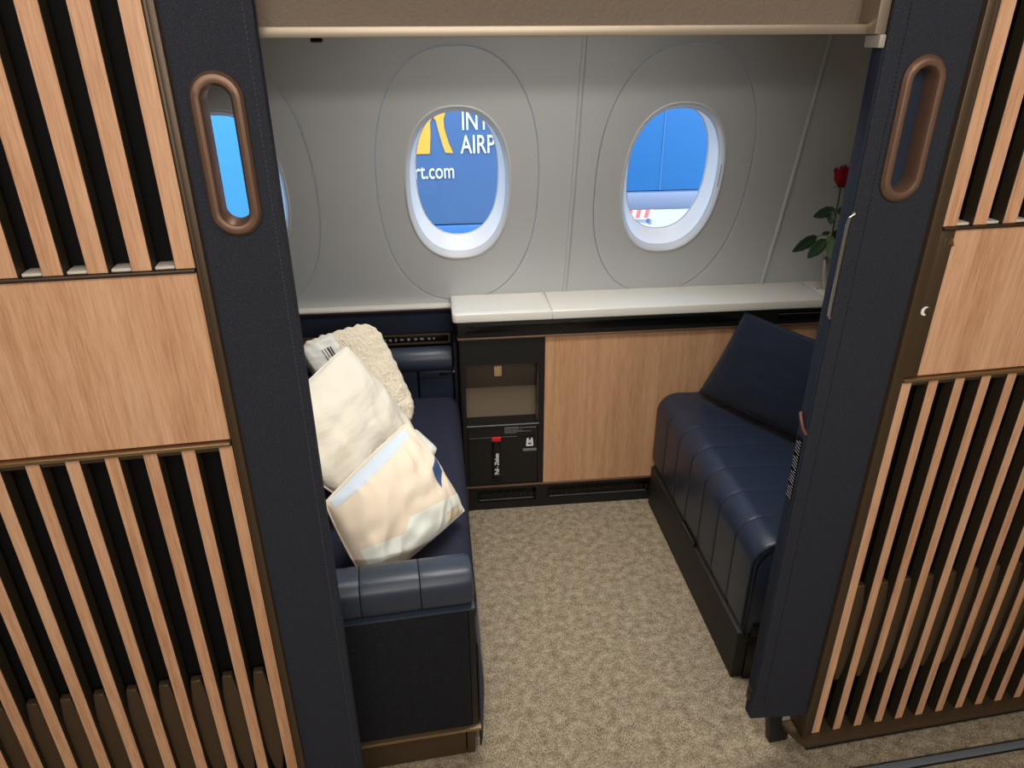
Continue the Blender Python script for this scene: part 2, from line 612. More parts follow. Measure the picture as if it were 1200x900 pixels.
for i, (cx, cz) in enumerate(WIN):
    w = root('window_%d' % (i + 1), (0, 2.35, 0), kind='structure',
             label=['oval cabin window mostly hidden behind the left door', 'oval cabin window showing white and yellow lettering on blue',
                    'oval cabin window showing bright blue cladding and pale ground'][i])
    # oval insert, slightly proud edge with a groove towards the wall panel
    rings = []
    for j in range(0, 9):
        k = j / 8
        rings.append((RA + 0.002 + (PA - 0.0025 - RA) * k, RB + 0.002 + (PB - 0.0025 - RB) * k, 0.0, 0))
    rings.append((PA, PB, 0.003, 0))
    rings.append((PA, PB, 0.009, 0))
    rings.append((PA + 0.012, PB + 0.012, 0.010, 0))
    MB().loft(oval_grid(cx, cz, rings)).out('oval_insert', M['wall'], w, angle=50)
    # bezel ring: rolled lip
    bz = [(RA + 0.003, RB + 0.003, 0.004, 0), (RA + 0.003, RB + 0.003, -0.002, 0), (RA + 0.0005, RB + 0.0005, -0.0035, 0), (RA - 0.003, RB - 0.003, -0.002, 0),
          (RA - 0.009, RB - 0.012, 0.012, 0.001), (RA - 0.012, RB - 0.017, 0.020, 0.002), (RA - 0.0135, RB - 0.0185, 0.021, 0.002)]
    MB().loft(oval_grid(cx, cz, bz)).out('bezel', M['bezel'], w, angle=60)
    # funnel-shaped reveal
    rv = []
    for j in range(9):
        k = j / 8
        e = k ** 1.25
        a0, b0, z0 = RA - 0.013, RB - 0.018, 0.002
        rv.append((a0 + (GA - a0) * e, b0 + (GB - b0) * e, 0.021 + (0.072 - 0.021) * k, z0 + (GZ - z0) * e))
    rv.append((GA - 0.001, GB - 0.001, 0.076, GZ))
    rv.append((GA + 0.004, GB + 0.004, 0.080, GZ))
    rv.append((GA + 0.05, GB + 0.055, 0.13, GZ))
    MB().loft(oval_grid(cx, cz, rv)).out('reveal', M['reveal'], w, angle=60)
    # dark gasket line and pane
    gk = [(GA + 0.001, GB + 0.001, 0.0725, GZ), (GA - 0.0022, GB - 0.0022, 0.0725, GZ), (GA - 0.0022, GB - 0.0022, 0.077, GZ), (GA + 0.001, GB + 0.001, 0.077, GZ)]
    MB().loft(oval_grid(cx, cz, gk)).out('gasket', M['bezel'], w)
    ring = [Vector(wl(x, z, 0.0765)) for x, z in superellipse(cx, cz + GZ, GA - 0.001, GB - 0.001, NW)]
    b = bmesh.new()
    b.faces.new([b.verts.new(p) for p in ring])
    mb = MB()
    mb.join(b)
    mb.out('pane', M['pane'], w, smooth=False)
    if i == 2:                               # dark slit of the blind guide on the right side of the bezel
        pts = [Vector(wl(x, z, 0.006)) for x, z in superellipse(cx, cz, RA - 0.0055, RB - 0.008, 220)]
        seg = [p for p in pts if p.x > cx + 0.1 and 1.145 < p.z < 1.225]
        seg.sort(key=lambda p: p.z)
        MB().tube(seg, 0.0018, 6).out('blind_slit', M['black'], w)

# ------------------------------------------------------------------ door plane: shared frame of the two slatted partitions and leaves
DY = 1.052
DRZ = math.radians(4.33)


def on_door(u):
    return (u * math.cos(DRZ), DY + u * math.sin(DRZ), 0)


def fy(p, a):                               # 2D outline (x,z) with depth a
    return Vector((p[0], a, p[1]))


SL_UP, SL_LO = 0.0572, 0.0563


def slat_mesh(name, w, z0, z1, parent):
    o = MB().box(0, w, 0, 0.026, z0, z1, 0.0008, 1).out(name, M['oak'], parent)
    o.data.materials.append(M['flank'])              # veneer on the face only, dark flanks
    for p in o.data.polygons:
        p.material_index = 0 if p.normal.y < -0.9 else 1
    return o


def tab_mesh(name, parent):
    half = [(0.0085, 0.512), (0.0105, 0.505), (0.0160, 0.462), (0.0172, 0.43), (0.0172, 0.32), (0.0150, 0.285), (0.0105, 0.25), (0.0045, 0.226)]
    pts = half + [(-x, z) for x, z in reversed(half)]
    return MB().prism(pts, 0.008, 0.024, 'y', 0.0035, 3).out(name, M['dkbronze'], parent)


def partition(side, u0, nup, nlo, label):
    """slatted partition; side=+1 runs to the right of its jamb edge u0, -1 to the left. local x measured from u0 outward"""
    r = root('slatted_partition', on_door(u0), DRZ, label=label, cat='partition', kind='thing')
    L = 0.9

    def X(a, b):                            # ordered x range for outward distances a<b
        return (a, b) if side > 0 else (-b, -a)
    # jamb frame: stepped bronze profile
    jamb = MB()
    jw = 0.028 if side > 0 else 0.016
    x0, x1 = X(-jw, -0.012 if side > 0 else -0.006)
    jamb.box(x0, x1, -0.008, 0.05, 0.062, 1.95, 0.002)
    x0, x1 = X(-0.012 if side > 0 else -0.006, -0.0012)
    jamb.box(x0, x1, -0.003, 0.05, 0.062, 1.95, 0.001)
    jamb.out('jamb', M['dkbronze'], r)
    x0, x1 = X(-0.002, L)
    box('back_panel', M['slotback'], r, x0, x1, 0.036, 0.05, 0.05, 1.95)
    # upper slats
    wu, wlow = 0.0275, 0.0215
    a, b_ = X(0, wu)
    s = slat_mesh('slat', wu, 1.3015, 1.95, r)
    s.location = (a, 0, 0)
    for k in range(1, nup):
        a, b_ = X(k * SL_UP, k * SL_UP + wu)
        copy(s, r, (a, 0, 0))
    # pale ledges seen at the foot of the upper slots
    g = MB().box(0.0015, SL_UP - wu - 0.0015, 0.006, 0.034, 1.2985, 1.3055, 0.0015).out('slot_ledge', M['slotlight'], r)
    for k in range(nup - 1):
        a, b_ = X(k * SL_UP + wu, (k + 1) * SL_UP)
        if k == 0:
            g.location = (a, 0, 0)
        else:
            copy(g, r, (a, 0, 0))
    # middle panel and its trims
    x0, x1 = X(0.028 if side > 0 else 0.001, L)
    box('wood_panel', M['oak'], r, x0, x1, 0.0, 0.034, 1.0225, 1.2955, 0.0012, 1)
    x0, x1 = X(0.001, L)
    box('upper_trim', M['edge'], r, x0, x1, -0.005, 0.034, 1.2955, 1.3015, 0.0015)
    x0, x1 = X(-0.002 if side > 0 else 0.001, L)
    box('lower_trim', M['trimgold'], r, x0, x1, -0.007, 0.034, 1.0125, 1.0195, 0.0015)
    x0, x1 = X(0.001, L)
    box('slat_head', M['dkbronze'], r, x0, x1, 0.003, 0.034, 1.002, 1.0125)
    if side > 0:
        pl = box('number_plate', M['dkbronze'], r, -0.0005, 0.0275, -0.001, 0.03, 1.0225, 1.2955, 0.001)
        text('lettering', '1A', 0.021, M['trimgold'], pl, (0.006, -0.0016, 1.268), offset=0.0003)
        # crescent moon pictogram
        pts = []
        for k in range(17):
            t = math.radians(70 + 220 * k / 16)
            pts.append((0.0085 * math.cos(t), 0.0085 * math.sin(t)))
        for k in range(17):
            t = math.radians(278 - 196 * k / 16)
            pts.append((0.0045 + 0.0068 * math.cos(t), 0.0012 + 0.0068 * math.sin(t)))
        ang = math.radians(-15)
        pts = [(0.008 + p[0] * math.cos(ang) - p[1] * math.sin(ang), 1.152 + p[0] * math.sin(ang) + p[1] * math.cos(ang)) for p in pts]
        MB().plate(pts, [], -0.0018, 0.0, fy).out('moon_sign', M['white'], pl, smooth=False)
    # lower slats and the leaf-shaped tabs between them
    s = slat_mesh('slat', wlow, 0.062, 1.0115, r)
    a, b_ = X(0, wlow)
    s.location = (a, -0.0, 0)
    for k in range(1, nlo):
        a, b_ = X(k * SL_LO, k * SL_LO + wlow)
        copy(s, r, (a, 0, 0))
    t = tab_mesh('slot_tab', r)
    for k in range(nlo - 1):
        c = k * SL_LO + (wlow + SL_LO) / 2
        if k == 0:
            t.location = (side * c, 0, 0)
        else:
            copy(t, r, (side * c, 0, 0))
    # foot tray and plinth
    if side > 0:
        pts = [(-0.056, 0.05), (-0.055, 0.040), (-0.040, 0.002), (-0.036, -0.010), (-0.030, -0.019), (-0.020, -0.024), (L, -0.024), (L, 0.05)]
    else:
        pts = [(0.02, 0.05), (0.02, -0.024), (-L, -0.024), (-L, 0.05)]
    tray = MB()
    tray.prism(pts, 0.046, 0.060, 'z', 0.0025, 2)
    tray.out('foot_tray', M['dkbronze'], r)
    x0, x1 = X(0.0, L)
    box('plinth', M['black'], r, x0, x1, 0.002, 0.05, 0.0, 0.047)
    return r


partition(-1, -0.341, 8, 13, 'light oak slatted partition left of the doorway, with a plain panel between its slats')
partition(1, 0.845, 6, 13, 'light oak slatted partition right of the doorway, marked 1A with a moon sign')


def ring_mesh(cx, cz, w_out, h_out, w_in, h_in, y):
    """rounded handle ring lying on a face at depth y"""
    k = []
    prof = [(0.0, 0.001), (0.0, 0.004), (0.22, 0.009), (0.5, 0.0105), (0.78, 0.009), (1.0, 0.003), (1.0, -0.03)]
    rings = []
    for f, hgt in prof:
        w = w_out + (w_in - w_out) * f
        h = h_out + (h_in - h_out) * f
        rings.append([Vector((p[0], y - hgt, p[1])) for p in stadium(cx, cz, w, h, 20)])
    return MB().loft(rings)


def stitches(line, step, ln, r, name, mat, parent):
    """little thread dashes along a polyline from line[0] to line[1]"""
    a, b = Vector(line[0]), Vector(line[1])
    n = int((b - a).length / step)
    d = (b - a).normalized()
    mb = MB()
    for k in range(n):
        p = a + d * (k * step)
        mb.tube([p, p + d * ln], r, 4)
    o = mb.out(name, mat, parent, smooth=False)
    o['kind'] = 'stuff'
    return o


def leaf(idx, u0, u1, hole, z_in, z_out, label):
    """upholstered sliding leaf between u0 (left) and u1 (right) with a ring handle"""
    uc = (u0 + u1) / 2
    r = root('door_%d' % idx, on_door(uc), DRZ, kind='structure', label=label)
    a, b = u0 - uc, u1 - uc
    cx, cz, wo, ho, wi, hi = hole
    cx -= uc
    zl, zr = (z_in, z_out)
    mb = MB()
    n = 10
    e = 0.004
    outer = [(a, zl), (b, zr), (b, 1.95), (a, 1.95)]
    mb.plate(outer, [stadium(cx, cz, wi + 0.002, hi + 0.002, 20)], 0.002, 0.031, fy)
    o = mb.out('upholstery', M['textile'], r, smooth=False)
    bv = o.modifiers.new('soft', 'BEVEL')
    bv.width = 0.003
    bv.segments = 2
    bv.limit_method = 'ANGLE'
    bv.angle_limit = math.radians(60)
    ring_mesh(cx, cz, wo, ho, wi, hi, 0.002).out('handle_ring', M['bronze'], r)
    return r, a, b, uc


LEAF_L, la, lb, luc = leaf(1, -0.340, -0.2135, (-0.274, 1.451, 0.0335, 0.106, 0.0175, 0.088), 0.06, 0.06,
                           'navy upholstered sliding door leaf at the left, window seen through its bronze ring handle')
stitches(((lb - 0.012, 0.0016, 0.07), (lb - 0.012, 0.0016, 1.93)), 0.0065, 0.0042, 0.0007, 'seam_stitching', M['stitchlight'], LEAF_L)
LEAF_R, ra, rb, ruc = leaf(2, 0.6735, 0.8255, (0.746, 1.457, 0.036, 0.109, 0.019, 0.090), 0.150, 0.128,
                           'navy upholstered sliding door leaf at the right, with closed bronze ring handle')
stitches(((ra + 0.027, 0.0016, 0.2), (ra + 0.027, 0.0016, 1.93)), 0.0065, 0.004, 0.0007, 'seam_stitching', M['felt'], LEAF_R)
box('side_cover', M['textile_side'], LEAF_R, ra - 0.003, ra - 0.0002, 0.0045, 0.030, 0.235, 1.575, 0.001)
MB().plate(stadium(0.746 - ruc, 1.457, 0.026, 0.097, 16), [], 0.022, 0.030, fy).out('ring_recess', M['textile_side'], LEAF_R)
# slim metal rod handle on the leaf's inner edge
hz0, hz1 = 1.150, 1.332
MB().tube([(ra + 0.004, 0.003, hz1), (ra - 0.001, -0.003, hz1 + 0.001), (ra - 0.0055, -0.002, hz1 - 0.006), (ra - 0.0065, 0.0, hz1 - 0.02), (ra - 0.0065, 0.001, hz0 + 0.02),
           (ra - 0.0055, 0.002, hz0 + 0.006), (ra - 0.001, 0.004, hz0)], 0.0028, 10).out('rod_handle', M['silver'], LEAF_R)
# brown leather loop
lp = MB()
lp.tube([(ra - 0.004, 0.026, 0.952), (ra - 0.009, 0.023, 0.955), (ra - 0.011, 0.016, 0.947), (ra - 0.009, 0.008, 0.930), (ra - 0.003, 0.003, 0.918)], 0.0032, 8)
lp.out('leather_loop', pbr('brown_leather', (104, 66, 52), 0.5), LEAF_R)
vb = box('vent_recess', M['blackgloss'], LEAF_R, ra - 0.0042, ra - 0.0025, 0.008, 0.026, 0.765, 0.905)
vs = MB()
for k in range(20):
    z = 0.768 + k * 0.0067
    if k % 5 == 4:
        vs.tube([(ra - 0.0046, 0.009, z), (ra - 0.0046, 0.017, z + 0.001)], 0.0006, 5)
    else:
        vs.tube([(ra - 0.0046, 0.009, z), (ra - 0.0046, 0.025, z + 0.004)], 0.0006, 5)
vs.out('vent_lines', M['grey'], vb)['kind'] = 'stuff'
# floor guides below the right leaf
box('guide_cap', M['dkbronze'], LEAF_R, ra - 0.002, ra + 0.03, 0.010, 0.0305, 0.228, 0.235, 0.001)
MB().box(ra - 0.002, ra + 0.03, 0.012, 0.034, 0.190, 0.228, 0.003).out('guide_block', M['black'], LEAF_R)
MB().prism([(ra + 0.066, 0.17), (ra + 0.078, 0.09), (ra + 0.092, 0.0), (ra + 0.140, 0.0), (ra + 0.140, 0.04), (ra + 0.114, 0.044), (ra + 0.114, 0.17)], 0.036, 0.06, 'y', 0.003).out('floor_guide', M['black'], LEAF_R)

# header above the doorway
H = root('trim_1', (0, 0, 1.593), kind='structure', label='taupe leather header panel with champagne metal edge above the doorway')
uh0, uh1 = -0.215, 0.670
HR = Matrix.Translation(on_door(0)) @ Matrix.Rotation(DRZ, 4, 'Z')
hb = MB().box(uh0, uh1, 0.030, 0.095, 0.0, 0.0135, 0.0012)
bmesh.ops.transform(hb.bm, matrix=HR, verts=hb.bm.verts)
hb.out('edge_bar', M['headsilver'], H)
hb = MB().box(uh1 - 0.015, uh1 + 0.0026, 0.008, 0.09, 0.0, 0.36, 0.0012)
bmesh.ops.transform(hb.bm, matrix=HR, verts=hb.bm.verts)
hb.out('end_bar', M['headsilver'], H)
hb = MB().box(uh0, uh1 - 0.015, 0.052, 0.09, 0.0135, 0.36)
bmesh.ops.transform(hb.bm, matrix=HR, verts=hb.bm.verts)
hb.out('leather_panel', M['headleather'], H)
hb = MB().box(uh1 - 0.008, uh1 + 0.0026, 0.004, 0.040, -0.0185, 0.0, 0.002)
bmesh.ops.transform(hb.bm, matrix=HR, verts=hb.bm.verts)
hb.out('end_clip', pbr('grey_beige_clip', (160, 152, 142), 0.5), H)
hb = MB().box(-0.153, -0.137, 0.07, 0.09, -0.006, 0.0, 0.002)
bmesh.ops.transform(hb.bm, matrix=HR, verts=hb.bm.verts)
hb.out('rubber_stop', M['black'], H)

# floor rail in the aisle
rr_ = root('floor_rail', (0.9, 1.05, 0), math.radians(3.6), label='grey metal seat rail strip set into the carpet in front of the right partition', cat='floor rail', kind='thing')
box('rail_strip', M['rail'], rr_, -0.3, 1.4, -0.017, 0.002, 0.0, 0.005, 0.001)
box('rail_edge', M['black'], rr_, -0.3, 1.4, 0.002, 0.005, 0.0, 0.004)
box('rail_edge', M['black'], rr_, -0.3, 1.4, -0.020, -0.017, 0.0, 0.004)

# ------------------------------------------------------------------ console under the windows
CX, CY = 0.045, 2.19
con = root('side_console', (CX, CY, 0), label='oak and black side console with white worktop below the windows', cat='console', kind='thing')
XR = 1.62 - CX
XW = 0.296                                   # where the wood front starts
# toe kick with vents
mb = MB()
v1 = rrect(0.055, 0.272, 0.030, 0.086, 0.004)
v2 = rrect(0.315, 0.70, 0.034, 0.086, 0.004)
mb.plate([(0.018, 0.0), (XR, 0.0), (XR, 0.106), (0.018, 0.106)], [v1, v2], 0.012, 0.03, fy)
mb.out('toe_kick', M['black'], con, smooth=False)
for v0, v9 in ((0.058, 0.269), (0.318, 0.697)):
    g = MB()
    n = int((v9 - v0) / 0.008)
    for k in range(n):
        g.box(v0 + k * 0.008, v0 + k * 0.008 + 0.004, 0.024, 0.028, 0.03, 0.086)
    g.out('vent_grille', M['blackgloss'], con, smooth=False)['kind'] = 'stuff'
    box('vent_sill', M['grey'], con, v0 + 0.005, v9 - 0.005, 0.021, 0.024, 0.034, 0.037)
box('corner_post', M['dkbronze'], con, 0.008, 0.022, 0.002, 0.03, 0.0, 0.106, 0.003)
box('base_trim', M['bronze'], con, 0.008, XR, -0.004, 0.04, 0.106, 0.1135, 0.002)
# wood front
box('wood_front', M['oak_in'], con, XW, XR, 0.0, 0.02, 0.1135, 0.692, 0.001, 1)
# niche unit (left bay): frame, back, inner side, shelf
mb = MB()
mb.plate([(0.012, 0.1135), (XW - 0.001, 0.1135), (XW - 0.001, 0.692), (0.012, 0.692)], [rrect(0.026, 0.276, 0.366, 0.596, 0.004), rrect(0.026, 0.276, 0.118, 0.362, 0.003)], 0.0, 0.02, fy)
mb.out('bay_frame', M['black'], con, smooth=False)
box('niche_back', M['quilt'], con, 0.02, 0.285, 0.062, 0.11, 0.36, 0.487)
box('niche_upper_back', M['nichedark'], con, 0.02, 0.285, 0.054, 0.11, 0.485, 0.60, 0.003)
box('niche_side', M['quilt'], con, 0.274, 0.28, 0.02, 0.11, 0.36, 0.60)
box('niche_side', M['black'], con, 0.016, 0.024, 0.02, 0.11, 0.36, 0.60)
box('side_slot', M['blackgloss'], con, 0.2715, 0.2745, 0.024, 0.042, 0.43, 0.59)
box('niche_floor', M['black'], con, 0.022, 0.28, 0.002, 0.11, 0.352, 0.3665)
box('niche_ceiling', M['black'], con, 0.022, 0.28, 0.02, 0.11, 0.596, 0.60)
box('shelf_edge', M['grey'], con, 0.024, 0.278, -0.003, 0.004, 0.3615, 0.3655, 0.001)
box('latch', M['tan'], con, 0.126, 0.153, 0.040, 0.054, 0.533, 0.572, 0.003)
# life vest door with strap, labels and pictogram
dr = box('stowage_door', M['black'], con, 0.0275, 0.2745, 0.001, 0.016, 0.119, 0.360, 0.001, 1)
box('door_joint', M['blackgloss'], dr, 0.0275, 0.2745, -0.0006, 0.0012, 0.3115, 0.3145)
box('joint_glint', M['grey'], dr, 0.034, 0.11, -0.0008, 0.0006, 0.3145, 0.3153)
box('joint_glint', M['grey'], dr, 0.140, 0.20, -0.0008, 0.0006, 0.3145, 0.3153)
st = box('pull_strap', M['blackgloss'], dr, 0.111, 0.142, -0.005, 0.002, 0.150, 0.302, 0.002)
box('strap_end', M['red'], dr, 0.110, 0.143, -0.0075, 0.003, 0.300, 0.317, 0.003)
box('strap_keeper', M['felt'], dr, 0.108, 0.145, -0.006, 0.002, 0.136, 0.143, 0.001)
text('strap_lettering', 'Pull - Ziehen', 0.021, M['white'], dr, (0.134, -0.0054, 0.163), rot=(PI / 2, -PI / 2, 0), offset=0.0004, sx=0.82)
lbls = MB()
for k, (z, x0, x1) in enumerate(((0.3505, 0.157, 0.205), (0.347, 0.157, 0.268), (0.3415, 0.157, 0.206), (0.337, 0.157, 0.222), (0.3325, 0.157, 0.25), (0.328, 0.157, 0.20))):
    x = x0
    while x < x1:
        wv = random.uniform(0.004, 0.011)
        lbls.box(x, min(x1, x + wv), 0.0002, 0.0012, z, z + (0.003 if k < 2 else 0.002))
        x += wv + 0.002
lbls.out('label_print', M['grey'], dr, smooth=False)['kind'] = 'stuff'
# life vest pictogram: vest outline with collar opening and buckle
vx, vz = 0.246, 0.288
out = [(-0.0125, -0.016), (0.0125, -0.016), (0.0125, -0.006), (0.011, 0.012), (0.008, 0.017), (0.0045, 0.017), (0.0045, 0.001), (-0.0045, 0.001), (-0.0045, 0.017), (-0.008, 0.017), (-0.011, 0.012), (-0.0125, -0.006)]
MB().plate([(vx + p[0], vz + p[1]) for p in out], [[(vx - 0.006, vz - 0.010), (vx + 0.006, vz - 0.010), (vx + 0.006, vz - 0.003), (vx - 0.006, vz - 0.003)]], 0.0, 0.0012, fy).out('vest_sign', M['white'], dr, smooth=False)
MB().box(vx - 0.0035, vx + 0.0035, 0.0, 0.0012, vz + 0.003, vz + 0.009).out('vest_sign', M['white'], dr, smooth=False)
box('label_plate', M['grey'], dr, 0.222, 0.270, 0.0, 0.0012, 0.252, 0.262)
# upper trim, black band and the slot to the right
box('upper_trim', M['bronze'], con, 0.004, XR, -0.010, 0.03, 0.692, 0.6985, 0.002)
band = box('black_band', M['black'], con, 0.006, XR, -0.006, 0.12, 0.6985, 0.757, 0.003)
box('band_groove', M['blackgloss'], band, 0.03, 0.95, -0.0075, -0.005, 0.715, 0.742, 0.001)
box('band_slot', M['blackgloss'], band, 1.09, XR - 0.02, -0.0085, -0.005, 0.712, 0.744, 0.001)
box('slot_edge', M['rail'], band, 1.09, XR - 0.02, -0.0095, -0.008, 0.735, 0.7375)
box('carcass', M['black'], con, 0.008, XR, 0.11, 0.16, 0.0, 0.75)
box('carcass_side', M['black'], con, 0.008, 0.018, 0.02, 0.16, 0.106, 0.757)


def slab(x0, x1, lr, rr):
    pts = []
    y0, y1 = -0.022, 0.166
    r = 0.016
    if lr:
        pts += [(x0, y1)] + [(x0 + r - r * math.cos(t), y0 + r - r * math.sin(t)) for t in [PI / 2 * k / 6 for k in range(7)]]
    else:
        pts += [(x0, y1), (x0, y0)]
    pts += [(x1, y0), (x1, y1)]
    return MB().prism(pts, 0.757, 0.7885, 'z', 0.005, 3)


s1 = slab(-0.010, 0.3135, True, False).out('worktop', M['counter'], con)
slab(0.3145, 1.252, False, False).out('worktop', M['counter'], con)
slab(1.253, XR, False, False).out('worktop', M['counter'], con)
MB().plate(rrect(0.004, 0.297, -0.008, 0.156, 0.012), [], 0.7885, 0.7898, lambda p, a: Vector((p[0], p[1], a))).out('tray_lid', M['counter'], s1, smooth=False)

# ------------------------------------------------------------------ vase with rose
VX, VY, VZ = 1.327, 2.268, 0.7885
vase = root('bud_vase', (VX, VY, VZ), label='slim silver bud vase on the right end of the white worktop', cat='vase')
MB().tube([(-0.014 * k / 8, -0.010 * k / 8, 0.112 * k / 8) for k in range(9)], [0.0095, 0.0088, 0.0086, 0.0088, 0.0093, 0.0100, 0.0108, 0.0117, 0.0126], 24).out('vase_body', M['silver'], vase)
MB().lathe([(0.004, 0.0), (0.004, 0.0006), (0.0001, 0.0006)], -0.018, 0.006, 12).out('socket', M['black'], vase)
rose = root('rose', (VX, VY, VZ + 0.012), label='red rose with green leaves standing in the silver bud vase', cat='flower')


def rp(x, y, z):
    return (x - VX, y - VY, z - VZ - 0.012)


SP = [rp(VX - 0.002, VY - 0.001, 0.805), rp(1.313, 2.258, 0.90), rp(1.305, 2.24, 0.98), rp(1.296, 2.226, 1.05), rp(1.288, 2.212, 1.10), rp(1.281, 2.201, 1.143), rp(1.280, 2.200, 1.153)]
MB().tube(SP, [0.0028, 0.0028, 0.0027, 0.0026, 0.0026, 0.0028, 0.0045], 8).out('stem', M['stem'], rose)
BX, BY, BZ = rp(1.280, 2.200, 1.150)
bl = MB()
for k in range(17):
    lay = k // 4
    ang = k * 2.4
    rad = 0.004 + lay * 0.0058
    hgt = 0.066 - lay * 0.004
    b = bmesh.new()
    nu, nv = 8, 7
    vv = []
    for j in range(nv):
        f = j / (nv - 1)
        row = []
        for i in range(nu):
            s = i / (nu - 1) - 0.5
            wdt = (2.0 - lay * 0.14) * math.sin(PI * (0.18 + 0.62 * f))
            t = ang + s * wdt
            prof = (0.35 + 0.9 * math.sin(min(1.0, f * 1.5) * PI * 0.5) - 0.18 * f)
            rr = rad * prof + (0.0025 + 0.001 * lay) * f ** 8 + 0.0015 * math.sin(i * 2.1 + k)
            z = 0.002 + hgt * f - 0.010 * (abs(s) * 2) ** 3 * f + 0.002 * math.sin(s * 9 + k) * f
            row.append(b.verts.new((BX + rr * math.cos(t), BY + rr * math.sin(t), BZ + z)))
        vv.append(row)
    for j in range(nv - 1):
        for i in range(nu - 1):
            b.faces.new((vv[j][i], vv[j][i + 1], vv[j + 1][i + 1], vv[j + 1][i]))
    bl.join(b)
blo = bl.out('bloom', M['rose'], rose, angle=80)
sm = blo.modifiers.new('thick', 'SOLIDIFY')
sm.thickness = 0.0008
sp = MB()
for k in range(5):
    a = k * 2 * PI / 5 + 0.3
    b = bmesh.new()
    p = [(0.003, -0.005), (0.016, -0.006), (0.026, 0.0), (0.016, 0.006), (0.003, 0.005)]
    zz = [0.0, 0.002, -0.006, 0.002, 0.0]
    b.faces.new([b.verts.new((BX + q[0] * math.cos(a) - q[1] * math.sin(a), BY + q[0] * math.sin(a) + q[1] * math.cos(a), BZ + z)) for q, z in zip(p, zz)])
    sp.join(b)
sp.out('sepals', M['leafpale'], rose)


def leaf_part(base, tip, width, mat, roll, parent):
    base, tip = Vector(base), Vector(tip)
    d = tip - base
    ln = d.length
    d.normalize()
    side = Matrix.Rotation(roll, 3, d) @ d.cross(Vector((0, 1, 0))).normalized()
    nrm = d.cross(side)
    b = bmesh.new()
    n = 9
    rows = []
    for i in range(n):
        f = i / (n - 1)
        w = width * (math.sin(PI * f ** 0.8) ** 0.75 if 0 < f < 1 else 0.03)
        w *= 1 + (0.05 if i % 2 else -0.05)
        c = base + d * ln * f - nrm * 0.006 * math.sin(PI * f)
        rows.append([b.verts.new(c + side * w * s + nrm * 0.25 * w * abs(s)) for s in (-1, -0.5, 0, 0.5, 1)])
    for A, B in zip(rows, rows[1:]):
        for k in range(4):
            b.faces.new((A[k], A[k + 1], B[k + 1], B[k]))
    mb = MB()
    mb.join(b)
    o = mb.out('leaf', mat, parent, angle=60)
    o.modifiers.new('thick', 'SOLIDIFY').thickness = 0.0008
    return o


for b0, t0, wd, m, rl in (
        ((1.285, 2.215, 1.078), (1.202, 2.195, 1.060), 0.017, 'leaf', 0.25), ((1.272, 2.212, 1.075), (1.262, 2.185, 1.036), 0.015, 'leaf', 0.5),
        ((1.292, 2.215, 1.075), (1.325, 2.200, 1.070), 0.016, 'leaf', 0.2), ((1.292, 2.230, 0.997), (1.258, 2.222, 0.996), 0.007, 'leaf', 0.3),
        ((1.250, 2.232, 0.985), (1.160, 2.212, 0.942), 0.022, 'leaf', -0.15), ((1.282, 2.232, 0.975), (1.216, 2.210, 0.918), 0.021, 'leaf', 0.4),
        ((1.292, 2.230, 0.988), (1.299, 2.212, 0.908), 0.016, 'leafpale', 0.1), ((1.305, 2.235, 1.0), (1.345, 2.215, 0.975), 0.019, 'leaf', 0.1)):
    leaf_part(rp(*b0), rp(*t0), wd, M[m], rl, rose)
for st_ in ([(1.307, 2.243, 0.965), (1.285, 2.236, 0.99), (1.250, 2.232, 0.985)], [(1.294, 2.224, 1.06), (1.288, 2.217, 1.078), (1.272, 2.212, 1.075)],
            [(1.308, 2.247, 0.95), (1.298, 2.236, 0.985), (1.282, 2.232, 0.975)]):
    MB().tube([rp(*q) for q in st_], 0.0013, 6).out('leaf_stalk', M['stem'], rose)

# ------------------------------------------------------------------ seats


def cushion(x0, x1, y0, y1, z0, z1, r, seg=6):
    return MB().box(x0, x1, y0, y1, z0, z1, r, seg)


# right couch: leather bench with rounded front edge and cross seams
rs = root('leather_bench', (0.74, 1.345, 0), label='dark navy leather bench seat with cross seams at the right of the suite', cat='bench')
Ls = 0.832


def bench_prof(inset=0.0):
    r = 0.068
    p = [(0.012, 0.165), (0.002, 0.20)]
    cx, cz = 0.002 + r, 0.46 - r
    for k in range(11):
        t = PI - PI / 2 * k / 10
        p.append((cx + (r - inset) * math.cos(t), cz + (r - inset) * math.sin(t)))
    p += [(0.45, 0.452 - inset), (0.84, 0.45 - inset), (0.84, 0.165)]
    return p


mb = MB()
b = bmesh.new()
prof = bench_prof()
seams = [0.115 + 0.119 * k for k in range(6)]
ys = sorted(set([0.0, 0.006, 0.015, Ls] + [s + d for s in seams for d in (-0.030, -0.012, -0.005, -0.0018, 0, 0.0018, 0.005, 0.012, 0.030)]))
rings = []
for y in ys:
    dmin = min(abs(y - s) for s in seams)
    ins = 0.0022 * math.exp(-(dmin / 0.004) ** 1.2) + 0.0006 * math.exp(-(dmin / 0.02) ** 2)
    if y < 0.02:
        ins = 0.010 * (1 - y / 0.02) ** 2
    ring = []
    cx0 = sum(p[0] for p in prof) / len(prof)
    pr = prof
    for i, (px, pz) in enumerate(pr):
        # offset along the outward profile normal for front/top points only
        if i < len(pr) - 1:
            q0, q1 = pr[max(i - 1, 0)], pr[min(i + 1, len(pr) - 2)]
            tx, tz = q1[0] - q0[0], q1[1] - q0[1]
            ll = math.hypot(tx, tz) or 1
            nx, nz = -tz / ll, tx / ll
            ring.append(Vector((px - nx * ins, y, pz - nz * ins)))
        else:
            ring.append(Vector((px, y, pz)))
    rings.append(ring)
mb.loft(rings, cap=True)
cu = mb.out('seat_cushion', M['leather'], rs, angle=50)
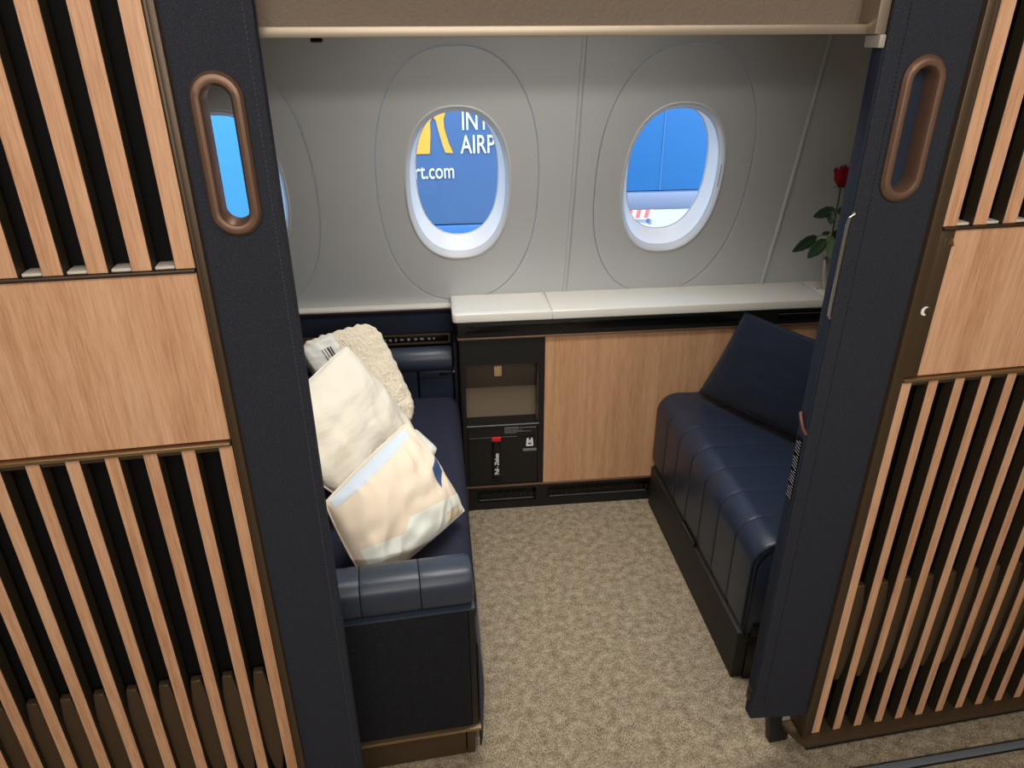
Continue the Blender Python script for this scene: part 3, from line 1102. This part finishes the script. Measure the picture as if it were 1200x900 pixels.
# thread lines beside each seam, piping round the near end
for s in seams:
    for d in (0.0, ):
        MB().tube([(p[0] - 0.0 + (0.0015 if i < 3 else 0), s + d, p[1] - 0.004) for i, p in enumerate(prof[:-2])], 0.0009, 6).out('seam', M['stitch'], cu)
MB().tube([(p[0], 0.002, p[1] - 0.002) for p in prof[:-2]], 0.0035, 8).out('piping', M['stitch'], cu)
MB().tube([(p[0] + 0.012, -0.001, p[1] - 0.014) for p in prof[:-2]], 0.0022, 8).out('piping', M['blackgloss'], cu)
box('plinth', pbr('brown_black_laminate', (28, 25, 22), 0.6), rs, 0.0, 0.84, 0.008, Ls, 0.0, 0.163, 0.003)
MB().box(0.03, 0.5, 0.0, 0.012, 0.0, 0.163, 0.002).out('end_plate', M['blackgloss'], rs)
MB().box(-0.002, 0.004, 0.36, 0.47, 0.172, 0.186, 0.001).out('pull_slot', M['blackgloss'], rs)
MB().box(0.03, 0.08, -0.006, 0.002, 0.16, 0.20, 0.003).out('end_bracket', M['black'], rs)

# left couch: fabric seat, far bolster, near arm end
lc = root('fabric_couch', (-0.25, 1.20, 0), label='navy fabric couch with leather roll ends at the left of the suite', cat='couch')
cs = cushion(-0.36, 0.298, 0.05, 1.09, 0.33, 0.452, 0.045, 6)
for v in cs.bm.verts:
    if v.co.z > 0.42:
        v.co.z += 0.008 * math.sin(PI * min(1, max(0, (v.co.y - 0.05) / 1.04)))
cs.out('seat_cushion', M['fabric'], lc)
box('couch_base', M['felt'], lc, -0.36, 0.292, 0.05, 1.09, 0.02, 0.335, 0.004)
# control flap bulging from the couch front near the arm
MB().prism([(0.292, 0.03), (0.292, 0.37), (0.297, 0.36), (0.306, 0.255), (0.306, 0.215), (0.300, 0.06), (0.296, 0.03)], -0.004, 0.34, 'y', 0.003).out('front_flap', M['leather_roll'], lc)
box('couch_back', M['textile'], lc, -0.44, -0.345, 0.0, 1.12, 0.0, 0.95, 0.03, 4)
# far end
for x0, x1 in ((-0.34, -0.115), (-0.113, -0.011 + 0.075), (0.066, 0.282)):
    n = 14
    rings = []
    for x, rr in ((x0, 0.030), (x0 + 0.003, 0.0395), (x0 + 0.014, 0.043), (x1 - 0.014, 0.043), (x1 - 0.003, 0.0395), (x1, 0.030)):
        rings.append([Vector((x, 1.075 + rr * math.cos(2 * PI * k / 20) * 0.9, 0.592 + rr * math.sin(2 * PI * k / 20))) for k in range(20)])
    MB().loft(rings, cap=True).out('head_bolster', M['leather_roll'], lc)
box('head_panel', M['leather'], lc, -0.34, 0.158, 1.085, 1.12, 0.39, 0.555, 0.006, 3)
box('head_panel', M['leather'], lc, 0.162, 0.284, 1.085, 1.12, 0.39, 0.555, 0.006, 3)
hp = box('pull_pocket', M['leather'], lc, 0.165, 0.280, 1.074, 1.09, 0.515, 0.545, 0.003)
box('pocket_lip', M['blackgloss'], hp, 0.235, 0.278, 1.071, 1.076, 0.528, 0.538, 0.001)
box('corner_hinge', M['silver'], lc, 0.280, 0.294, 1.05, 1.09, 0.546, 0.552, 0.001)
box('head_post', M['black'], lc, 0.287, 0.297, 1.04, 1.12, 0.30, 0.66)
# near arm end (parallel to the doors)
ar = Matrix.Translation((0.29, -0.018, 0)) @ Matrix.Rotation(DRZ, 4, 'Z')


def arm(mb):
    bmesh.ops.transform(mb.bm, matrix=ar, verts=mb.bm.verts)
    return mb


for x0, x1 in ((-0.60, -0.237), (-0.236, -0.113), (-0.112, 0.0)):
    rings = []
    e = 0.010 if x1 == 0.0 else 0.0015
    for x, sc in ((x0, 0.95), (x0 + 0.0015, 0.985), (x0 + 0.008, 1.0), (x1 - 0.012, 1.0), (x1 - e * 0.25, 0.985 if e < 0.005 else 0.93), (x1, 0.95 if e < 0.005 else 0.78)):
        ring = []
        for k in range(28):
            t = 2 * PI * k / 28
            c, s = math.cos(t), math.sin(t)
            a_, b_ = 0.050, 0.047
            ring.append(Vector((x, 0.045 + a_ * sc * math.copysign(abs(c) ** 0.72, c), 0.532 + b_ * sc * math.copysign(abs(s) ** 0.72, s))))
        rings.append(ring)
    arm(MB().loft(rings, cap=True)).out('arm_roll', M['leather_roll'], lc)
arm(MB().box(-0.60, 0.002, 0.0, 0.09, 0.480, 0.4865, 0.002)).out('arm_welt', M['leather_roll'], lc)
arm(MB().box(-0.60, -0.0145, 0.006, 0.085, 0.116, 0.480, 0.002)).out('end_panel', M['felt'], lc)
arm(MB().box(-0.0140, 0.001, 0.007, 0.085, 0.116, 0.480, 0.003)).out('end_stile', M['black'], lc)
arm(MB().box(-0.60, 0.006, -0.004, 0.09, 0.1075, 0.1165, 0.002)).out('end_trim', M['trimgold'], lc)
arm(MB().box(-0.60, -0.030, 0.022, 0.08, 0.0, 0.1075, 0.002)).out('end_plinth', M['dkbronze'], lc)
arm(MB().box(-0.028, -0.008, 0.020, 0.085, 0.0, 0.1075, 0.004)).out('plinth_post', M['dkbronze'], lc)

# dark fascia at the far end above the bolster with the button strip
hd = root('wall_fascia', (-0.25, 2.32, 0), label='navy fascia with a bronze ledge and button strip below the window left of the console', cat='fascia', kind='thing')
box('fascia_cloth', M['pillownavy'], hd, -0.9, 0.288, 0.02, 0.045, 0.662, 0.742, 0.001)
MB().prism([(0.018, 0.742), (0.045, 0.742), (0.045, 0.752), (0.008, 0.752), (0.010, 0.747)], -0.9, 0.29, 'x').out('bronze_ledge', M['bronze'], hd)
box('strip_housing', M['blackgloss'], hd, -0.10, 0.276, 0.010, 0.04, 0.630, 0.660, 0.002)
fr_ = MB()
fr_.plate(rrect(-0.105, 0.279, 0.627, 0.663, 0.004), [rrect(-0.100, 0.272, 0.631, 0.658, 0.003)], 0.004, 0.012, fy)
fr_.out('strip_frame', M['dkbronze'], hd, smooth=False)
box('wood_strip', M['dkbronze'], hd, -0.9, -0.107, 0.012, 0.04, 0.627, 0.663, 0.001)
xs = -0.035
for k in range(13):
    w = random.choice((0.006, 0.009, 0.012))
    hgt = random.uniform(0.002, 0.005)
    box('button', M['grey'], hd, xs, xs + w, 0.0082, 0.0105, 0.643 - hgt, 0.644 + hgt, 0.0008)
    xs += w + random.uniform(0.008, 0.015)

# ------------------------------------------------------------------ pillows and duvet


class Pillow:
    """soft cushion spanned over four corner points (order around the quad) with front normal towards `toward`"""

    def __init__(self, P, thick, toward, seed, pull=0.09, wrinkle=0.006, wscale=9.0, power=0.55, rc=0.10, fuzz=0.0):
        self.rc, self.fuzz = rc, fuzz
        self.P = [Vector(p) for p in P]
        n = (self.P[1] - self.P[0]).cross(self.P[3] - self.P[0]) + (self.P[3] - self.P[2]).cross(self.P[1] - self.P[2])
        n.normalize()
        if n.dot(Vector(toward)) < 0:
            n = -n
        self.n, self.t, self.seed, self.pull, self.wr, self.ws, self.pw = n, thick, seed, pull, wrinkle, wscale, power

    def at(self, u, v, side, lift=0.0):
        P = self.P
        c = (P[0] + P[1] + P[2] + P[3]) / 4
        eu = abs(2 * u - 1)
        ev = abs(2 * v - 1)
        p = P[0] * (1 - u) * (1 - v) + P[1] * u * (1 - v) + P[2] * u * v + P[3] * (1 - u) * v
        # edges bow inwards between the corners
        k = self.pull * (max(eu ** 6 * (1 - ev ** 2), ev ** 6 * (1 - eu ** 2)))
        p = p + (c - p) * (k + self.rc * (eu * ev) ** 7)
        prof = (max(0.0, 1 - eu ** 2.4) * max(0.0, 1 - ev ** 2.4)) ** self.pw
        q = Vector((u * self.ws, v * self.ws, self.seed + side * 3.1))
        q2 = Vector((u * self.ws * 0.35 + v * 2.2, v * self.ws * 1.3 - u * 2.4, self.seed + 9 + side))
        edge = min(1.0, 6 * min(1 - eu, 1 - ev))
        fold = (1 - abs(noise.noise(q2) * 2.0)) * self.wr * 1.2 * (0.35 + 0.65 * max(eu, ev) ** 2)
        w = noise.noise(q) * self.wr + fold
        if self.fuzz:
            f = Vector((u * 55, v * 55, self.seed))
            w += self.fuzz * (noise.noise(f) + 0.5 * noise.noise(f * 2.1))
            p = p + (p - c) * (noise.noise(Vector((u * 16, v * 16, self.seed + 5))) * 0.035 * max(eu, ev) ** 8)
        return p + self.n * side * (self.t * 0.5 * prof + w * edge + lift)

    def build(self, name, mat, parent, N=56):
        b = bmesh.new()
        g = {}
        for side in (1, -1):
            for i in range(N + 1):
                for j in range(N + 1):
                    border = i in (0, N) or j in (0, N)
                    if border and side == -1:
                        g[side, i, j] = g[1, i, j]
                        continue
                    g[side, i, j] = b.verts.new(self.at(i / N, j / N, side) if not border else self.at(i / N, j / N, 0))
            for i in range(N):
                for j in range(N):
                    b.faces.new((g[side, i, j], g[side, i + 1, j], g[side, i + 1, j + 1], g[side, i, j + 1]))
        bmesh.ops.recalc_face_normals(b, faces=b.faces)
        mb = MB()
        mb.join(b)
        return mb.out(name, mat, parent, angle=75)

    def print_patch(self, poly, name, mat, parent, lift=0.0012, N=60):
        """convex uv polygon draped on the front"""
        us, vs_ = [p[0] for p in poly], [p[1] for p in poly]
        b = bmesh.new()
        bmesh.ops.create_grid(b, x_segments=N, y_segments=N, size=0.5)
        for v in b.verts:
            v.co = Vector((min(us) + (v.co.x + 0.5) * (max(us) - min(us)), min(vs_) + (v.co.y + 0.5) * (max(vs_) - min(vs_)), 0))
        cx, cy = sum(us) / len(us), sum(vs_) / len(vs_)
        n = len(poly)
        for i in range(n):
            p, q = Vector((*poly[i], 0)), Vector((*poly[(i + 1) % n], 0))
            d = q - p
            no = Vector((d.y, -d.x, 0))
            if no.dot(Vector((cx, cy, 0)) - p) > 0:
                no = -no
            bmesh.ops.bisect_plane(b, geom=list(b.verts) + list(b.edges) + list(b.faces), plane_co=p, plane_no=no, clear_outer=True)
        for v in b.verts:
            v.co = self.at(min(0.995, max(0.005, v.co.x)), min(0.995, max(0.005, v.co.y)), 1, lift)
        mb = MB()
        mb.join(b)
        return mb.out(name, mat, parent, angle=75)

    def border(self, name, mat, parent, r, edges=(0, 1, 2, 3)):
        for e in edges:
            pts = []
            for k in range(41):
                f = k / 40
                u, v = [(f, 0), (1, f), (1 - f, 1), (0, 1 - f)][e]
                pts.append(self.at(u, v, 0))
            MB().tube(pts, r, 6).out(name, mat, parent)


def local(P, base):
    return [tuple(p[i] - base[i] for i in range(3)) for p in P]


CAMV = Vector((0, 0, 1.6))
# lower pillow (front)
base = (-0.13, 1.45, 0.46)
rt = root('printed_pillow', base, label='cream pillow with a white band and small blue patch, in front on the fabric couch', cat='pillow', group='cream bed pillows on the couch')
pb = Pillow(local([(-0.098, 1.62, 0.708), (0.033, 1.52, 0.497), (-0.190, 1.285, 0.472), (-0.272, 1.33, 0.680)], base), 0.14, CAMV - Vector(base), 3, pull=-0.035, wrinkle=0.007, wscale=6, rc=0.0)
po = pb.build('pillow_body', M['pillow2'], rt)
pb.print_patch([(0.58, 0.97), (0.71, 0.69), (0.90, 0.70), (0.76, 0.97)], 'print_band', M['printwhite'], po)
pb.print_patch([(0.61, 0.60), (0.79, 0.03), (0.985, 0.03), (0.985, 0.45), (0.90, 0.70), (0.71, 0.69)], 'print_band', M['printwhite'], po)
pb.print_patch([(0.84, 0.26), (0.865, 0.10), (0.97, 0.10), (0.945, 0.28)], 'print_block', M['printbeige'], po, 0.0022)
pb.print_patch([(0.42, 0.20), (0.36, 0.08), (0.52, 0.08), (0.62, 0.20)], 'print_block', M['printblue'], po)
pb.print_patch([(0.0, 0.12), (0.07, 0.12), (0.10, 0.97), (0.0, 0.97)], 'print_border', M['piping'], po)
pb.border('piping', M['pillow2'], po, 0.0022)
# upper pillow
base = (-0.24, 1.66, 0.50)
rt = root('plain_pillow', base, label='plain cream pillow leaning behind the printed pillow on the couch', cat='pillow', group='cream bed pillows on the couch')
pa = Pillow(local([(-0.267, 1.905, 0.812), (-0.090, 1.885, 0.535), (-0.275, 1.53, 0.55), (-0.455, 1.55, 0.745)], base), 0.10, CAMV - Vector(base), 11, pull=0.0, wrinkle=0.010, wscale=5, rc=0.04)
po = pa.build('pillow_body', M['pillow'], rt)
pa.border('piping', M['pillow'], po, 0.0022)
# third pillow, only its rounded corner shows
base = (-0.20, 1.75, 0.47)
rt = root('white_pillow', base, label='white pillow whose corner shows between the printed pillow and the couch seat', cat='pillow', group='cream bed pillows on the couch')
pc = Pillow(local([(-0.094, 1.92, 0.523), (-0.027, 1.80, 0.518), (-0.18, 1.47, 0.490), (-0.24, 1.60, 0.49)], base), 0.05, (0, 0, 1), 21, pull=0.0, wrinkle=0.003, wscale=6, power=0.4, rc=0.03)
po = pc.build('pillow_body', M['tag'], rt, 40)
# folded sherpa blanket behind
base = (-0.25, 1.98, 0.46)
rt = root('folded_blanket', base, label='folded cream sherpa blanket standing behind the plain pillow on the couch', cat='blanket')
pd = Pillow(local([(-0.44, 2.045, 0.755), (-0.205, 2.095, 0.805), (-0.085, 1.99, 0.535), (-0.24, 1.86, 0.48)], base), 0.085, CAMV - Vector(base), 31, pull=-0.03, wrinkle=0.004, wscale=9, power=0.2, rc=0.13, fuzz=0.004)
po = pd.build('fleece', M['sherpa'], rt, 130)
pd.fuzz = 0.0
tagp = pd.print_patch([(0.03, 0.06), (0.44, 0.03), (0.44, 0.40), (0.03, 0.40)], 'satin_band', M['tag'], po, 0.0075)
for (u0, u1, v0, v1) in ((0.29, 0.315, 0.12, 0.22), (0.325, 0.345, 0.12, 0.24), (0.255, 0.272, 0.12, 0.20), (0.22, 0.235, 0.12, 0.24)):
    pd.print_patch([(u0, v0), (u1, v0), (u1, v1), (u0, v1)], 'band_print', M['ink'] if u1 - u0 > 0.019 else M['grey'], po, 0.0085, 8)

# navy pillow on the bench
base = (1.02, 1.95, 0.46)
rt = root('navy_pillow', base, label='dark navy square pillow leaning in the far corner of the leather bench', cat='pillow')
pn = Pillow(local([(0.985, 2.115, 0.772), (1.255, 1.74, 0.735), (1.10, 1.74, 0.475), (0.872, 2.135, 0.478)], base), 0.13, CAMV - Vector(base), 41, pull=0.02, wrinkle=0.004, wscale=6, rc=0.0)
po = pn.build('pillow_body', M['pillownavy'], rt)
pn.border('piping', M['pillownavy'], po, 0.003)

# ------------------------------------------------------------------ outside
ap = MB().box(-60, 60, 5, 120, -4.05, -4.0).out('ground', M['apron'])
tag(ap, 'pale concrete apron outside the windows', kind='structure')
jb = root('jet_bridge', (0, 7.0, -4.0), label='blue passenger boarding bridge with yellow and white lettering seen through the windows', cat='boarding bridge')
G = 4.0
box('lettered_section', M['blue_dull'], jb, -0.75, 1.25, 0.0, 2.6, -0.09 + G, 3.2 + G, 0.02)
box('lettered_skirt', M['blue'], jb, -0.75, 1.25, 0.01, 2.6, -0.30 + G, -0.095 + G, 0.02)
box('plain_section', M['blue'], jb, 1.27, 7.5, 0.10, 2.5, 0.16 + G, 3.1 + G, 0.02)
box('side_beam', M['outgrey'], jb, 1.27, 7.5, 0.06, 2.4, -0.02 + G, 0.155 + G, 0.02)
box('light_section', M['blue_sky'], jb, -6.0, -0.77, -0.10, 2.7, -0.5 + G, 3.3 + G, 0.02)
for k in range(9):
    x = 1.6 + k * 0.62
    box('panel_rib', M['blue'], jb, x, x + 0.015, 0.092, 0.11, 0.17 + G, 3.1 + G)
box('support_leg', M['outgrey'], jb, 6.4, 6.9, 0.9, 1.5, 0.0, 4.0, 0.02)
box('support_leg', M['outgrey'], jb, -5.4, -4.9, 0.9, 1.5, 0.0, 3.6, 0.02)
yy = -0.012
text('lettering', 'AIRPORT', 0.232, M['outwhite'], jb, (0.262, yy, 0.577 + G), depth=0.006, offset=0.0005, sx=0.68)
text('lettering', 'INTERNATIONAL', 0.232, M['outwhite'], jb, (0.272, yy, 0.785 + G), depth=0.006, offset=0.0005, sx=0.68)
text('lettering', 'rt.com', 0.20, M['outwhite'], jb, (0.20, yy, 0.355 + G), depth=0.006, align='RIGHT', offset=0.0, sx=0.70)
# yellow arches of the airport emblem
lg = MB()
lg.plate([(-0.16, 0.578 + G), (-0.025, 0.580 + G), (-0.010, 0.74 + G), (-0.008, 0.86 + G), (0.02, 0.90 + G), (0.045, 0.87 + G), (0.060, 0.80 + G), (0.095, 0.66 + G), (0.120, 0.585 + G), (0.192, 0.580 + G),
          (0.150, 0.68 + G), (0.118, 0.80 + G), (0.115, 0.88 + G), (0.14, 0.95 + G), (0.16, 1.0 + G), (0.0, 1.0 + G), (-0.16, 0.80 + G)], [], -0.012, -0.001, fy)
lg.out('emblem', M['yellow'], jb, smooth=False)
# red and white barrier on the apron
br = root('traffic_barrier', (6.5, 22.6, -4.0), label='red and white barrier standing on the pale apron beyond the bridge', cat='barrier')
for k in range(3):
    x = -0.42 + k * 0.28
    MB().prism([(x, 0.18), (x + 0.14, 0.18), (x + 0.26, 0.80), (x + 0.12, 0.80)], -0.05, 0.05, 'y').out('stripe', M['barred'], br)
box('board', M['outwhite'], br, -0.45, 0.45, -0.03, 0.03, 0.15, 0.83)
box('foot', M['outgrey'], br, -0.36, -0.30, -0.2, 0.2, 0.0, 0.16)
box('foot', M['outgrey'], br, 0.30, 0.36, -0.2, 0.2, 0.0, 0.16)
